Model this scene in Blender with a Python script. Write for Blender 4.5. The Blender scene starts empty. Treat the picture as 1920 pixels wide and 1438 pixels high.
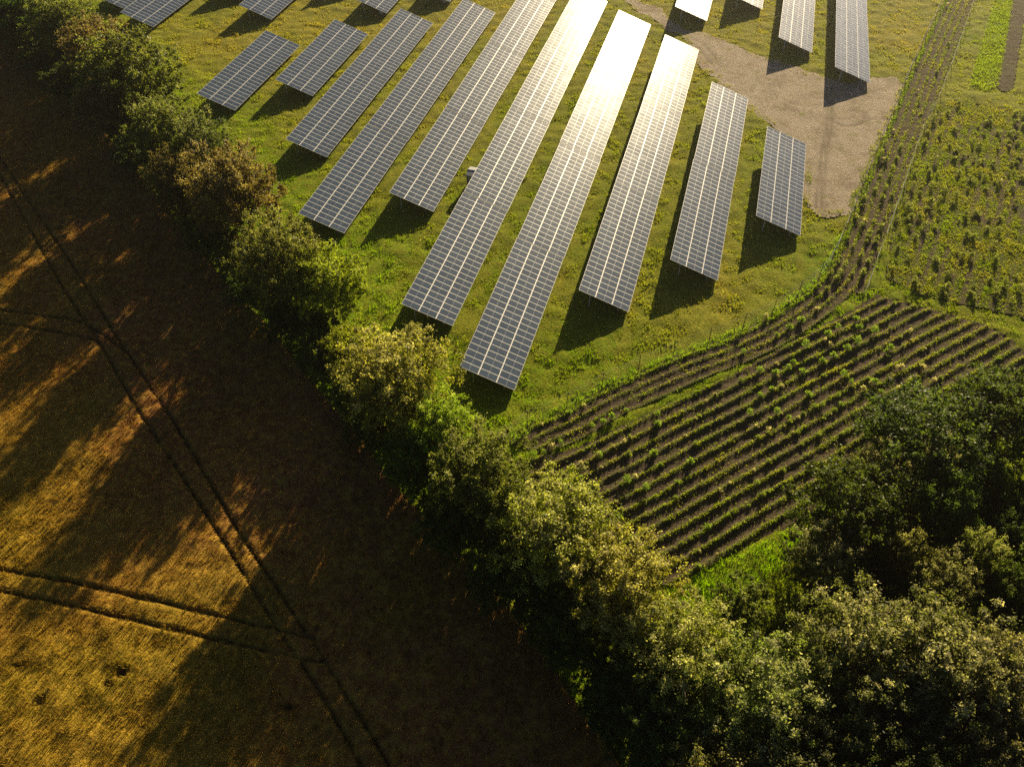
import bpy, math, random
import numpy as np
from mathutils import Matrix, Vector

# ------------------------------------------------------------------ camera, sky, sun, exposure
scene = bpy.context.scene
FPX, IW, IH = 1514.3, 1920.0, 1438.0                  # focal length in photo pixels
PITCH, YAW, ROLL, CAMZ = math.radians(47.516), math.radians(-15.547), math.radians(0.103), 61.82
SUN_AZ, SUN_EL = math.radians(6.16), math.radians(16.5)   # azimuth measured from +Y (the panel rows) towards +X

def cam_axes():
    cy, sy, cp, sp = math.cos(YAW), math.sin(YAW), math.cos(PITCH), math.sin(PITCH)
    fw = np.array([sy * cp, cy * cp, -sp]); rt = np.array([cy, -sy, 0.0]); up = np.cross(rt, fw)
    cr, sr = math.cos(ROLL), math.sin(ROLL)
    return cr * rt + sr * up, -sr * rt + cr * up, fw
RT, UP, FW = cam_axes()
cam_data = bpy.data.cameras.new('camera')
cam = bpy.data.objects.new('camera', cam_data)
scene.collection.objects.link(cam)
M = Matrix.Identity(4)
for i in range(3):
    M[i][0], M[i][1], M[i][2] = RT[i], UP[i], -FW[i]
M.translation = Vector((0, 0, CAMZ))
cam.matrix_world = M
cam_data.sensor_width = 36.0
cam_data.lens = 36.0 * FPX / IW
cam_data.clip_start, cam_data.clip_end = 0.5, 5000
scene.camera = cam

world = bpy.data.worlds.new('World'); scene.world = world
world.use_nodes = True
wn = world.node_tree.nodes; wl = world.node_tree.links
wn.clear()
sky = wn.new('ShaderNodeTexSky'); sky.sky_type = 'NISHITA'; sky.sun_disc = False
sky.sun_elevation = SUN_EL; sky.sun_rotation = SUN_AZ
sky.air_density = 0.28; sky.dust_density = 0.6; sky.ozone_density = 1.0; sky.altitude = 100
bg = wn.new('ShaderNodeBackground'); bg.inputs['Strength'].default_value = 0.05
wo = wn.new('ShaderNodeOutputWorld')
wl.new(sky.outputs[0], bg.inputs[0]); wl.new(bg.outputs[0], wo.inputs[0])

sun_data = bpy.data.lights.new('sun', 'SUN')
sun_data.energy = 5.0; sun_data.angle = math.radians(0.55); sun_data.color = (1.0, 0.81, 0.50)
sun = bpy.data.objects.new('sun', sun_data); scene.collection.objects.link(sun)
sd = Vector((math.sin(SUN_AZ) * math.cos(SUN_EL), math.cos(SUN_AZ) * math.cos(SUN_EL), math.sin(SUN_EL)))
sun.rotation_euler = sd.to_track_quat('Z', 'Y').to_euler(); sun.location = sd * 300

scene.view_settings.view_transform = 'Standard'; scene.view_settings.look = 'None'
scene.view_settings.gamma = 1.0; scene.view_settings.use_curve_mapping = False
scene.view_settings.exposure = 1.3
cy = scene.cycles
cy.max_bounces = 6; cy.diffuse_bounces = 3; cy.glossy_bounces = 3; cy.transmission_bounces = 4
cy.transparent_max_bounces = 6; cy.volume_bounces = 0
cy.sample_clamp_direct = 2.0; cy.sample_clamp_indirect = 1.0; cy.caustics_reflective = False; cy.caustics_refractive = False
cy.use_denoising = False

# ------------------------------------------------------------------ helpers
COL = scene.collection
rng = np.random.default_rng(11)
random.seed(5)

def P(px, py, z=0.0):
    """photo pixel -> point of the horizontal plane at height z"""
    d = FW + RT * (px - IW / 2) / FPX + UP * (IH / 2 - py) / FPX
    t = (z - CAMZ) / d[2]
    return np.array([d[0] * t, d[1] * t, z])
def PP(pts, z=0.0):
    return np.array([P(a, b, z)[:2] for a, b in pts])
def project(x, y, z):
    d = np.stack([x, y, np.broadcast_to(z, np.shape(x)) - CAMZ], -1)
    w = d @ FW
    return IW / 2 + FPX * (d @ RT) / w, IH / 2 - FPX * (d @ UP) / w, w
def in_view(x, y, mpx=110):
    u, v, w = project(x, y, 0.0)
    return (w > 1) & (u > -mpx) & (u < IW + mpx) & (v > -mpx) & (v < IH + mpx)
def inside(x, y, poly):
    r = np.zeros(np.shape(x), bool); n = len(poly)
    for i in range(n):
        x0, y0 = poly[i]; x1, y1 = poly[(i + 1) % n]
        c = (y0 > y) != (y1 > y)
        r ^= c & (x < (x1 - x0) * (y - y0) / (y1 - y0 + 1e-12) + x0)
    return r
def dist_line(x, y, pl, signed=False):
    """distance to a polyline; signed: positive on its right hand; also arc length"""
    best = np.full(np.shape(x), 1e9); sg = np.ones(np.shape(x)); arc = np.zeros(np.shape(x)); acc = 0.0
    for (x0, y0), (x1, y1) in zip(pl[:-1], pl[1:]):
        dx, dy = x1 - x0, y1 - y0; L2 = dx * dx + dy * dy
        t = np.clip(((x - x0) * dx + (y - y0) * dy) / L2, 0, 1)
        ex, ey = x - x0 - t * dx, y - y0 - t * dy
        d = np.hypot(ex, ey); m = d < best
        best = np.where(m, d, best); sg = np.where(m, np.sign(dy * ex - dx * ey), sg)
        arc = np.where(m, acc + t * math.sqrt(L2), arc); acc += math.sqrt(L2)
    return (best * sg, arc) if signed else best
def smooth(pl, n=6):
    """Catmull-Rom through the points"""
    pl = np.asarray(pl, float); q = np.vstack([2 * pl[0] - pl[1], pl, 2 * pl[-1] - pl[-2]]); out = []
    for i in range(1, len(q) - 2):
        for k in range(n):
            t = k / n; a, b, c, d = q[i - 1], q[i], q[i + 1], q[i + 2]
            out.append(.5 * ((2 * b) + (c - a) * t + (2 * a - 5 * b + 4 * c - d) * t * t + (3 * b - a - 3 * c + d) * t ** 3))
    out.append(pl[-1]); return np.array(out)
def vnoise(x, y, s=1.0, seed=0):
    x = np.asarray(x) / s; y = np.asarray(y) / s
    xi = np.floor(x).astype(np.int64); yi = np.floor(y).astype(np.int64); fx = x - xi; fy = y - yi
    fx = fx * fx * (3 - 2 * fx); fy = fy * fy * (3 - 2 * fy)
    def h(a, b):
        v = (a * 374761393 + b * 668265263 + seed * 1274126177) & 0x7fffffff
        v = ((v ^ (v >> 13)) * 1274126177) & 0x7fffffff
        return ((v ^ (v >> 16)) & 0xffff) / 65535.0
    return (h(xi, yi) * (1 - fx) + h(xi + 1, yi) * fx) * (1 - fy) + (h(xi, yi + 1) * (1 - fx) + h(xi + 1, yi + 1) * fx) * fy
def fbm(x, y, s, seed=0, o=3):
    t = 0; a = .5; n = 0
    for k in range(o):
        t = t + a * vnoise(x, y, s / 2 ** k, seed + k * 17); n += a; a *= .5
    return t / n
def sstep(a, b, x):
    t = np.clip((x - a) / (b - a), 0, 1); return t * t * (3 - 2 * t)

def mesh_np(name, v, f, mat, attrs=None, smooth_f=False):
    """v (n,3), f (m,k) all faces of one size; attrs: name -> per-vertex float or rgb"""
    v = np.ascontiguousarray(v, np.float32); f = np.ascontiguousarray(f, np.int32); k = f.shape[1]
    me = bpy.data.meshes.new(name)
    me.vertices.add(len(v)); me.vertices.foreach_set('co', v.ravel())
    me.loops.add(f.size); me.loops.foreach_set('vertex_index', f.ravel())
    me.polygons.add(len(f)); me.polygons.foreach_set('loop_start', np.arange(0, f.size, k, dtype=np.int32))
    if smooth_f: me.polygons.foreach_set('use_smooth', np.ones(len(f), bool))
    for an, av in (attrs or {}).items():
        av = np.asarray(av, np.float32)
        a = me.attributes.new(an, 'FLOAT', 'POINT'); a.data.foreach_set('value', av.ravel())
    me.update(calc_edges=True); me.validate()
    for m in (mat if isinstance(mat, (list, tuple)) else [mat]): me.materials.append(m)
    return me
def link(name, me, parent=None, loc=(0, 0, 0), rot=(0, 0, 0), scale=(1, 1, 1)):
    o = bpy.data.objects.new(name, me); COL.objects.link(o)
    o.location = loc; o.rotation_euler = rot; o.scale = scale
    if parent is not None: o.parent = parent
    return o
def tag(o, label=None, cat=None, group=None, kind=None):
    if label: o['label'] = label
    if cat: o['category'] = cat
    if group: o['group'] = group
    if kind: o['kind'] = kind
    return o

class MB:
    """collects boxes and tubes into one mesh, a material index per face"""
    def __init__(s): s.v = []; s.f = []; s.m = []
    def box(s, x0, x1, y0, y1, z0, z1, m=0):
        b = len(s.v)
        s.v += [(x, y, z) for z in (z0, z1) for y in (y0, y1) for x in (x0, x1)]
        for q in ((0, 2, 3, 1), (4, 5, 7, 6), (0, 1, 5, 4), (2, 6, 7, 3), (0, 4, 6, 2), (1, 3, 7, 5)):
            s.f.append(tuple(b + i for i in q)); s.m.append(m)
    def quad(s, pts, m=0):
        b = len(s.v); s.v += [tuple(p) for p in pts]; s.f.append(tuple(range(b, b + len(pts)))); s.m.append(m)
    def tube(s, pts, rad, n=6, m=0, cap=True):
        pts = [Vector(p) for p in pts]; rings = []
        for i, p in enumerate(pts):
            t = (pts[min(i + 1, len(pts) - 1)] - pts[max(i - 1, 0)]).normalized()
            a = t.cross(Vector((0, 0, 1)) if abs(t.z) < .9 else Vector((1, 0, 0))).normalized(); c = t.cross(a)
            b = len(s.v); rings.append(b)
            for k in range(n):
                w = 2 * math.pi * k / n; s.v.append(tuple(p + (a * math.cos(w) + c * math.sin(w)) * rad[i]))
        for r0, r1 in zip(rings[:-1], rings[1:]):
            for k in range(n):
                s.f.append((r0 + k, r0 + (k + 1) % n, r1 + (k + 1) % n, r1 + k)); s.m.append(m)
        if cap:
            s.f.append(tuple(rings[0] + k for k in range(n))[::-1]); s.m.append(m)
            s.f.append(tuple(rings[-1] + k for k in range(n))); s.m.append(m)
    def mesh(s, name, mats):
        me = bpy.data.meshes.new(name); me.from_pydata(s.v, [], s.f)
        me.polygons.foreach_set('material_index', s.m); me.update()
        for m in (mats if isinstance(mats, (list, tuple)) else [mats]): me.materials.append(m)
        return me

# ------------------------------------------------------------------ materials
def nmat(name):
    m = bpy.data.materials.new(name); m.use_nodes = True
    n = m.node_tree.nodes; n.clear()
    out = n.new('ShaderNodeOutputMaterial')
    return m, n, m.node_tree.links, out
def attr(n, name):
    a = n.new('ShaderNodeAttribute'); a.attribute_name = name; return a.outputs['Fac']
def noise(n, l, scale, detail=3, rough=.55, vec=None):
    t = n.new('ShaderNodeTexNoise'); t.inputs['Scale'].default_value = scale
    t.inputs['Detail'].default_value = detail; t.inputs['Roughness'].default_value = rough
    if vec is None:
        g = n.new('ShaderNodeNewGeometry'); vec = g.outputs['Position']
    l.new(vec, t.inputs['Vector']); return t.outputs['Fac']
def mix(n, l, fac, a, b, mode='MIX'):
    x = n.new('ShaderNodeMix'); x.data_type = 'RGBA'; x.blend_type = mode
    for sock, val in ((x.inputs[0], fac), (x.inputs[6], a), (x.inputs[7], b)):
        if hasattr(val, 'links'): l.new(val, sock)
        elif isinstance(val, (int, float)): sock.default_value = val
        else: sock.default_value = (*val, 1)
    return x.outputs[2]
def ramp(n, l, fac, a, b):
    r = n.new('ShaderNodeMapRange'); r.inputs[1].default_value = a; r.inputs[2].default_value = b
    l.new(fac, r.inputs[0]); return r.outputs[0]
def bump(n, l, h, strength, dist):
    b = n.new('ShaderNodeBump'); b.inputs['Strength'].default_value = strength; b.inputs['Distance'].default_value = dist
    l.new(h, b.inputs['Height']); return b.outputs[0]
def diffuse_mat(name, col, l_out=None, rough=.9, bmp=None, spec=.15):
    m, n, l, out = nmat(name); p = n.new('ShaderNodeBsdfPrincipled')
    p.inputs['Roughness'].default_value = rough; p.inputs['Specular IOR Level'].default_value = spec
    c = col(n, l) if callable(col) else col
    if hasattr(c, 'links'): l.new(c, p.inputs['Base Color'])
    else: p.inputs['Base Color'].default_value = (*c, 1)
    if bmp: l.new(bmp(n, l), p.inputs['Normal'])
    l.new(p.outputs[0], out.inputs[0]); return m
def leaf_mat(name, colf, trans=.45, gain=1.5, spec=.25, rough=.5):
    """thin leaf: reflects and lets light through"""
    m, n, l, out = nmat(name); p = n.new('ShaderNodeBsdfPrincipled'); t = n.new('ShaderNodeBsdfTranslucent')
    p.inputs['Roughness'].default_value = rough; p.inputs['Specular IOR Level'].default_value = spec
    c = colf(n, l); l.new(c, p.inputs['Base Color'])
    l.new(mix(n, l, 1.0, c, (gain, gain * 1.0, gain * .55), 'MULTIPLY'), t.inputs['Color'])
    s = n.new('ShaderNodeMixShader'); s.inputs[0].default_value = trans
    l.new(p.outputs[0], s.inputs[1]); l.new(t.outputs[0], s.inputs[2]); l.new(s.outputs[0], out.inputs[0])
    return m

def grass_colour(n, l):
    c = mix(n, l, attr(n, 'dry'), (.15, .215, .004), (.36, .29, .04))
    c = mix(n, l, attr(n, 'lush'), c, (.19, .32, .003))
    v = noise(n, l, .9, 3); c = mix(n, l, ramp(n, l, v, .38, .72), c, (.24, .22, .02))
    v2 = noise(n, l, 4.0, 2); return mix(n, l, ramp(n, l, v2, .35, .75), c, (.075, .105, .005))
def meadow_bump(n, l): return bump(n, l, noise(n, l, 5.0, 4, .65), .9, .18)
M_MEADOW = diffuse_mat('meadow_turf', grass_colour, bmp=meadow_bump, rough=.95, spec=.05)
def blade_colour(n, l):
    c = mix(n, l, attr(n, 'dry'), (.26, .36, .004), (.50, .42, .06))
    c = mix(n, l, attr(n, 'lush'), c, (.30, .50, .003))
    return mix(n, l, attr(n, 'rnd'), c, (.07, .11, .005))
M_BLADE = leaf_mat('grass_blades', blade_colour, .45, 1.4, spec=.12)
def crop_colour(n, l):
    c = mix(n, l, ramp(n, l, noise(n, l, .10, 3), .35, .65), (.44, .28, .03), (.38, .19, .03))
    c = mix(n, l, attr(n, 'red'), c, (.33, .15, .055)); c = mix(n, l, attr(n, 'green'), c, (.29, .265, .018))
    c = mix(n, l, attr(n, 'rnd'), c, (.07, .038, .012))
    return mix(n, l, ramp(n, l, noise(n, l, 1.6, 3), .45, .8), c, (.52, .34, .045))
M_CROP = leaf_mat('ripe_cereal', crop_colour, .3, 1.3, spec=.1)
M_CANOPY = diffuse_mat('cereal_canopy', crop_colour, bmp=lambda n, l: bump(n, l, noise(n, l, 6.0, 4, .7), 1.0, .25), rough=.95, spec=.05)
def soil_colour(n, l):
    c = mix(n, l, ramp(n, l, noise(n, l, 1.5, 4), .3, .7), (.05, .038, .025), (.105, .08, .05))
    c = mix(n, l, ramp(n, l, noise(n, l, 7.0, 3), .5, .75), c, (.16, .13, .075))
    return mix(n, l, attr(n, 'weed'), c, (.095, .125, .015))
M_SOIL = diffuse_mat('ridged_soil', soil_colour, bmp=lambda n, l: bump(n, l, noise(n, l, 4.0, 5, .7), 1.0, .2), rough=.95, spec=.05)
def gravel_colour(n, l):
    c = mix(n, l, ramp(n, l, noise(n, l, .35, 4), .35, .7), (.42, .345, .255), (.30, .24, .165))
    c = mix(n, l, ramp(n, l, noise(n, l, 3.2, 4, .75), .45, .72), c, (.50, .42, .33))
    c = mix(n, l, ramp(n, l, noise(n, l, 2.1, 4, .7), .52, .75), c, (.22, .17, .115))
    c = mix(n, l, ramp(n, l, noise(n, l, .22, 5, .75), .5, .68), c, (.21, .155, .10)); c = mix(n, l, attr(n, 'rut'), c, (.17, .135, .09))
    return mix(n, l, ramp(n, l, noise(n, l, .55, 5, .75), .56, .68), c, (.20, .20, .045))
M_GRAVEL = diffuse_mat('gravel', gravel_colour, bmp=lambda n, l: bump(n, l, noise(n, l, 4.0, 5, .8), 1.0, .35), rough=.9, spec=.1)
M_FLOOR = diffuse_mat('far_ground', lambda n, l: mix(n, l, ramp(n, l, noise(n, l, .05, 4), .35, .65), (.08, .10, .02), (.15, .13, .04)), rough=.95, spec=.05)
M_BARK = diffuse_mat('bark', lambda n, l: mix(n, l, noise(n, l, 6, 3), (.07, .052, .038), (.15, .12, .09)), rough=.9)
def tree_colour(n, l):
    oi = n.new('ShaderNodeObjectInfo'); g = n.new('ShaderNodeNewGeometry')
    c = mix(n, l, ramp(n, l, g.outputs['Random Per Island'], 0, 1), oi.outputs['Color'], mix(n, l, .6, oi.outputs['Color'], (.02, .03, .006)))
    f = n.new('ShaderNodeMath'); f.operation = 'MULTIPLY'
    l.new(attr(n, 'pale_top'), f.inputs[0]); l.new(oi.outputs['Alpha'], f.inputs[1])
    c = mix(n, l, f.outputs[0], c, (.64, .57, .36))  # pale crown tops: sunlit highlights painted in; real blossom on the weeds
    tn = n.new('ShaderNodeCombineColor')
    for q in range(3): l.new(attr(n, 'tone'), tn.inputs[q])
    return mix(n, l, 1.0, c, tn.outputs[0], 'MULTIPLY')
M_LEAF = leaf_mat('tree_leaves', tree_colour, .52, 1.5, spec=.2, rough=.5)
def glass_colour(n, l):
    oi = n.new('ShaderNodeObjectInfo')
    return mix(n, l, oi.outputs['Random'], (.042, .064, .105), (.054, .080, .126))  # bluer and paler than bare cells: reflected sky put into the base colour
def make_glass():
    m, n, l, out = nmat('panel_glass'); p = n.new('ShaderNodeBsdfPrincipled')
    l.new(glass_colour(n, l), p.inputs['Base Color'])
    r = noise(n, l, .7, 2); l.new(ramp(n, l, r, -1.4, 9.4), p.inputs['Roughness'])
    p.inputs['IOR'].default_value = 1.5; p.inputs['Specular IOR Level'].default_value = .10; p.inputs['Coat Weight'].default_value = .09; p.inputs['Coat Roughness'].default_value = .4; p.inputs['Specular Tint'].default_value = (.72, .84, 1.0, 1)
    l.new(p.outputs[0], out.inputs[0]); return m, p, r
M_GLASS, _, _ = make_glass()
M_FRAME = diffuse_mat('anodised_frame', (.62, .61, .58), rough=.42, spec=.5)
M_BUS = diffuse_mat('cell_gap', (.22, .23, .25), rough=.4, spec=.5)
M_STEEL = diffuse_mat('galvanised_steel', lambda n, l: mix(n, l, noise(n, l, 4, 3), (.33, .34, .34), (.48, .48, .47)), rough=.5, spec=.5)
M_WOOD = diffuse_mat('weathered_post', lambda n, l: mix(n, l, noise(n, l, 9, 3), (.045, .035, .026), (.09, .072, .052)), rough=.9)
M_KROOF = diffuse_mat('kiosk_roof', lambda n, l: mix(n, l, noise(n, l, 3, 3), (.25, .27, .28), (.34, .36, .37)), rough=.6)
M_KWALL = diffuse_mat('kiosk_wall', lambda n, l: mix(n, l, noise(n, l, 3, 3), (.10, .12, .12), (.14, .16, .16)), rough=.6)
M_BOX = diffuse_mat('inverter_paint', (.42, .50, .52), rough=.5)

# ------------------------------------------------------------------ the lie of the land (outlines read from the photograph)
FIELD_EDGE = smooth(PP([(-60, -30), (21, 42), (63, 94), (104, 150), (163, 209), (230, 288), (281, 350), (344, 430), (404, 505), (450, 557),
                        (517, 627), (580, 710), (635, 770), (683, 829), (724, 888), (821, 997), (921, 1101), (1002, 1202), (1082, 1318), (1150, 1410), (1230, 1540)]), 3)
FIELD = np.vstack([FIELD_EDGE, [[-10, -6], [-70, -6], [-170, 60], [-170, 135]]])
FENCE = smooth(PP([(930, 850), (988, 798), (1056, 769), (1132, 727), (1200, 697), (1268, 667), (1332, 643), (1392, 619), (1449, 589), (1501, 553),
                   (1542, 515), (1565, 475), (1580, 440), (1600, 392), (1640, 290), (1719, 103), (1769, 0), (1800, -70)]), 4)
FENCE2 = smooth(PP([(1618, 560), (1642, 490), (1665, 430), (1730, 240), (1758, 188), (1826, 0), (1850, -70)]), 4)
GRAVEL = smooth(PP([(1130, -40), (1185, 12), (1250, 52), (1290, 78), (1318, 128), (1345, 150), (1412, 208), (1455, 245), (1500, 285), (1512, 330), (1512, 388),
                    (1590, 405), (1618, 345), (1640, 290), (1668, 222), (1693, 156), (1640, 145), (1590, 158), (1530, 142),
                    (1440, 112), (1375, 85), (1320, 64), (1280, 58), (1245, 25), (1195, 0), (1170, -40)]), 3)
ROW_A = math.radians(47.0)
RU, RN = np.array([math.cos(ROW_A), math.sin(ROW_A)]), np.array([math.sin(ROW_A), -math.cos(ROW_A)])
ROW0 = P(1380, 724)[:2]                              # a point of the first straight plant row
BLOCK1 = PP([(960, 872), (1080, 842), (1250, 762), (1380, 701), (1500, 637), (1645, 556), (1760, 585), (1850, 612), (1900, 640), (1930, 670), (1900, 740), (1700, 850), (1560, 930),
             (1480, 985), (1360, 1040), (1255, 1100), (1180, 1075), (1060, 950)])
BLOCK2 = PP([(1662, 520), (1690, 345), (1735, 205), (1790, 190), (1940, 215), (1990, 250), (1990, 640), (1910, 590), (1800, 570), (1720, 550)])
B2D = (FENCE2[-6] - FENCE2[4]); B2D /= np.hypot(*B2D); B2N = np.array([B2D[1], -B2D[0]])
STRIP_BRIGHT = PP([(1880, -60), (1866, 0), (1838, 90), (1820, 160), (1845, 172), (1870, 165), (1884, 90), (1898, 0), (1910, -60)])
STRIP_SOIL = PP([(1915, -60), (1902, 0), (1886, 85), (1868, 160), (1880, 172), (1897, 168), (1910, 90), (1925, 0), (1940, -60)])
WOOD = PP([(1250, 1130), (1400, 1100), (1480, 1010), (1520, 960), (1640, 850), (1800, 770), (1990, 690), (1990, 1500), (1230, 1500)])
VERGE = PP([(1235, 1118), (1330, 1062), (1420, 1020), (1490, 985), (1520, 1010), (1470, 1060), (1400, 1115), (1290, 1165)])
TRACKS = [smooth(PP(p), 4) for p in (
    [(-80, 195), (0, 330), (70, 455), (130, 560), (190, 650), (250, 755), (315, 855), (380, 955), (450, 1065), (520, 1180), (600, 1300), (690, 1460)],
    [(-70, 180), (0, 295), (65, 395), (130, 490), (180, 570), (230, 650), (330, 800), (440, 985), (510, 1090), (575, 1190), (640, 1290), (725, 1430), (740, 1470)],
    [(-80, 570), (0, 585), (75, 595), (150, 607), (185, 625), (235, 662)], [(-80, 595), (0, 610), (80, 622), (165, 638), (195, 655)],
    [(-80, 1050), (0, 1070), (120, 1092), (250, 1120), (400, 1155), (560, 1192), (600, 1202)],
    [(-80, 1090), (0, 1110), (120, 1135), (250, 1165), (400, 1200), (540, 1232), (610, 1246)],
    )]

def land(x, y):
    """what grows at (x, y): dict of masks"""
    d1, _ = dist_line(x, y, FENCE, True); d2, _ = dist_line(x, y, FENCE2, True)
    b1 = inside(x, y, BLOCK1); b2 = inside(x, y, BLOCK2) & (d2 > .5)
    upper = y > 79
    strip = (d1 > .25) & (d1 < 3.9) & ~b1 & (d2 < -.25) & (y > 47)
    strip |= (d1 > .35) & upper & (d2 < -.3) & (d1 < 5.5)
    return dict(d1=d1, d2=d2, b1=b1, b2=b2, strip=strip, soil=b1 | b2 | strip, field=inside(x, y, FIELD),
                gravel=inside(x + 2.2 * (fbm(x, y, 3.0, 3) - .5), y + 2.2 * (fbm(x, y, 3.0, 4) - .5), GRAVEL), wood=inside(x, y, WOOD), verge=inside(x, y, VERGE),
                bright=inside(x, y, STRIP_BRIGHT), ssoil=inside(x, y, STRIP_SOIL))

def grass_state(x, y, L):
    """dry and lush weights of the meadow"""
    far = sstep(70, 150, y)
    dry = .25 + .9 * (fbm(x, y, 14, 5) - .5) + .5 * (fbm(x, y, 3.5, 9) - .5) + .32 * far
    # mown, sun-bleached ground between the tables' far ends and the hedge, and along the fence
    for (px, py, r, a) in ((600, 50, 16, .55), (430, 75, 12, .4), (330, 90, 10, .3), (820, 25, 10, .4), (1400, 545, 7, .45), (1300, 590, 6, .3), (1540, 410, 5, .4), (1680, 60, 12, .25)):
        c = P(px, py); dry = dry + a * np.exp(-((x - c[0]) ** 2 + (y - c[1]) ** 2) / (r * r))
    # thin brown turf right of every low panel edge
    k = (x + 29.37 - 5.81 + 90.4) % 9.04
    tables = (y > 60) & (x < 14) & (L['d1'] < -2)
    dry = dry + np.where(tables, .35 * np.exp(-(k / .9) ** 2) * (.4 + vnoise(x, y, 2.5, 31)), 0)
    hd = dist_line(x, y, FIELD_EDGE)
    lush = .9 * sstep(26, 6, hd) * sstep(.25, .6, fbm(x, y, 9, 21) + .1) + .35 * (fbm(x, y, 7, 41) - .45)
    lush = np.where(L['verge'], .95, lush); lush = np.where(L['bright'], 1.0, lush)
    lush = np.maximum(lush, .8 * np.exp(-((L['d1'] + .1) / .7) ** 2) * (y < 90))
    lush = np.maximum(lush, .55 * ((L['d1'] > 3.6) & (L['d1'] < 6.4) & (y < 80)))
    dry = np.where((L['d1'] > 2.9) & (L['d1'] < 3.9) & (y < 80), .75, dry)
    lush = np.where((L['d2'] > 0) & ~L['bright'] & (y > 80), .25, lush)
    lush = np.where(L['wood'] & ~L['verge'], .2, lush)
    dry = np.where(L['bright'] | L['verge'], .15, dry)
    return np.clip(dry, 0, 1), np.clip(lush, 0, 1)

# ------------------------------------------------------------------ ground, meadow, yard, soil
me = mesh_np('ground', [(-1500, -1500, -.35), (1500, -1500, -.35), (1500, 1500, -.35), (-1500, 1500, -.35)], [(0, 1, 2, 3)], M_FLOOR)
tag(link('ground', me), 'flat grassy farmland stretching far beyond the solar farm', 'ground', kind='structure')

def grid(x0, x1, y0, y1, s):
    xs = np.arange(x0, x1, s); ys = np.arange(y0, y1, s)
    X, Y = np.meshgrid(xs, ys); nx, ny = len(xs), len(ys)
    i = np.arange(nx * ny).reshape(ny, nx)
    F = np.stack([i[:-1, :-1], i[:-1, 1:], i[1:, 1:], i[1:, :-1]], -1).reshape(-1, 4)
    return X.ravel(), Y.ravel(), F
def compact(keep_f, F, *arrs):
    F = F[keep_f]; used = np.unique(F); mp = np.zeros(F.max() + 1 if len(F) else 1, np.int64); mp[used] = np.arange(len(used))
    return (mp[F],) + tuple(a[used] for a in arrs)

X, Y, F = grid(-150, 75, 0, 215, .52)
fc = in_view(X, Y, 260)[F].any(1); F, X, Y = compact(fc, F, X, Y)
L = land(X, Y)
z = .30 * (fbm(X, Y, 2.0, 2, 2) - .5) + .22 * (vnoise(X, Y, .95, 8) - .5)
z = np.where(L['gravel'], -.09, z); z = np.where(L['soil'] | L['ssoil'], -.14, z); z = np.where(L['field'], -.12, z)
dry, lush = grass_state(X, Y, L)
me = mesh_np('meadow', np.stack([X, Y, z], 1), F, M_MEADOW, dict(dry=dry, lush=lush), True)
tag(link('meadow', me), 'uneven green and yellow meadow turf between the solar rows', 'meadow', kind='structure')

X, Y, F = grid(-30, 40, 85, 185, .35)
g_in = land(X, Y)['gravel']; F, X, Y = compact(g_in[F].any(1), F, X, Y)
z = .015 + .02 * vnoise(X, Y, .8, 77)
rut = np.zeros(len(X))
for tr in ([(1555, 165), (1552, 230), (1540, 290), (1530, 390)], [(1562, 165), (1560, 230), (1549, 290), (1540, 390)],
           [(1290, 70), (1320, 85), (1345, 115)], [(1284, 76), (1310, 92), (1333, 120)], [(1553, 225), (1590, 238), (1640, 222)]):
    e_ = np.exp(-(dist_line(X, Y, smooth(PP(tr), 4)) / .25) ** 2); z = z - .06 * e_; rut = np.maximum(rut, e_ * (.35 + .65 * vnoise(X, Y, 2.0, 19)))
tag(link('gravel_yard', mesh_np('gravel_yard', np.stack([X, Y, z], 1), F, M_GRAVEL, dict(rut=rut), True)), 'pale worn gravel yard and track beside the solar rows', 'gravel yard', kind='structure')

def soil_fields(x, y, L):
    """height and weed cover of the ridged plant rows"""
    s1 = (np.stack([x - ROW0[0], y - ROW0[1]], -1) @ RN) + .55 * (fbm(x, y, 9, 51) - .5)
    p1 = np.abs((s1 / 1.3 + .5) % 1 - .5) * 2                    # 0 on a row, 1 half way between
    s2 = (np.stack([x - FENCE2[4][0], y - FENCE2[4][1]], -1) @ B2N) + .35 * (fbm(x, y, 7, 52) - .5)
    p2 = np.abs((s2 / 1.5 + .2) % 1 - .5) * 2
    ps = np.abs((L['d1'] / 1.15 + .0 + .25 * (fbm(x, y, 6, 53) - .5)) % 1 - .5) * 2
    p = np.where(L['b1'], p1, np.where(L['b2'], p2, ps))
    ridge = sstep(.5, .08, p + .25 * (fbm(x, y, .9, 63) - .5))
    n = fbm(x, y, 2.2, 61)
    weed = ridge * (.35 + .65 * sstep(.3, .55, n + .05))
    weed = np.where(L['b2'], np.clip(.75 * sstep(.95, .3, p) * sstep(.25, .55, n + .12) + .6 * sstep(.35, .65, fbm(x, y, 4, 62)), 0, 1), weed)
    weed = np.where(L['strip'], np.clip(weed * .8 + sstep(1.1, .3, L['d1']), 0, 1), weed)
    hz = np.where(L['b1'], .24, np.where(L['b2'], .10, .14)) * ridge * (.45 + 1.0 * fbm(x, y, 3.0, 66))
    return hz, weed, p
X, Y, F = grid(-16, 62, 30, 190, .24)
L = land(X, Y); k = L['soil'] & in_view(X, Y, 200)
F, X, Y = compact(k[F].any(1), F, X, Y); L = land(X, Y)
hz, weed, _ = soil_fields(X, Y, L)
z = .02 + hz + .13 * (fbm(X, Y, .7, 71, 2) - .5)
tag(link('nursery_soil', mesh_np('nursery_soil', np.stack([X, Y, z], 1), F, M_SOIL, dict(weed=weed * .8), True)), 'brown tilled nursery soil ridged into long plant rows', 'soil', kind='structure')
X, Y, F = grid(30, 62, 125, 200, .3)
k = land(X, Y)['ssoil']; F, X, Y = compact(k[F].any(1), F, X, Y)
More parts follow.
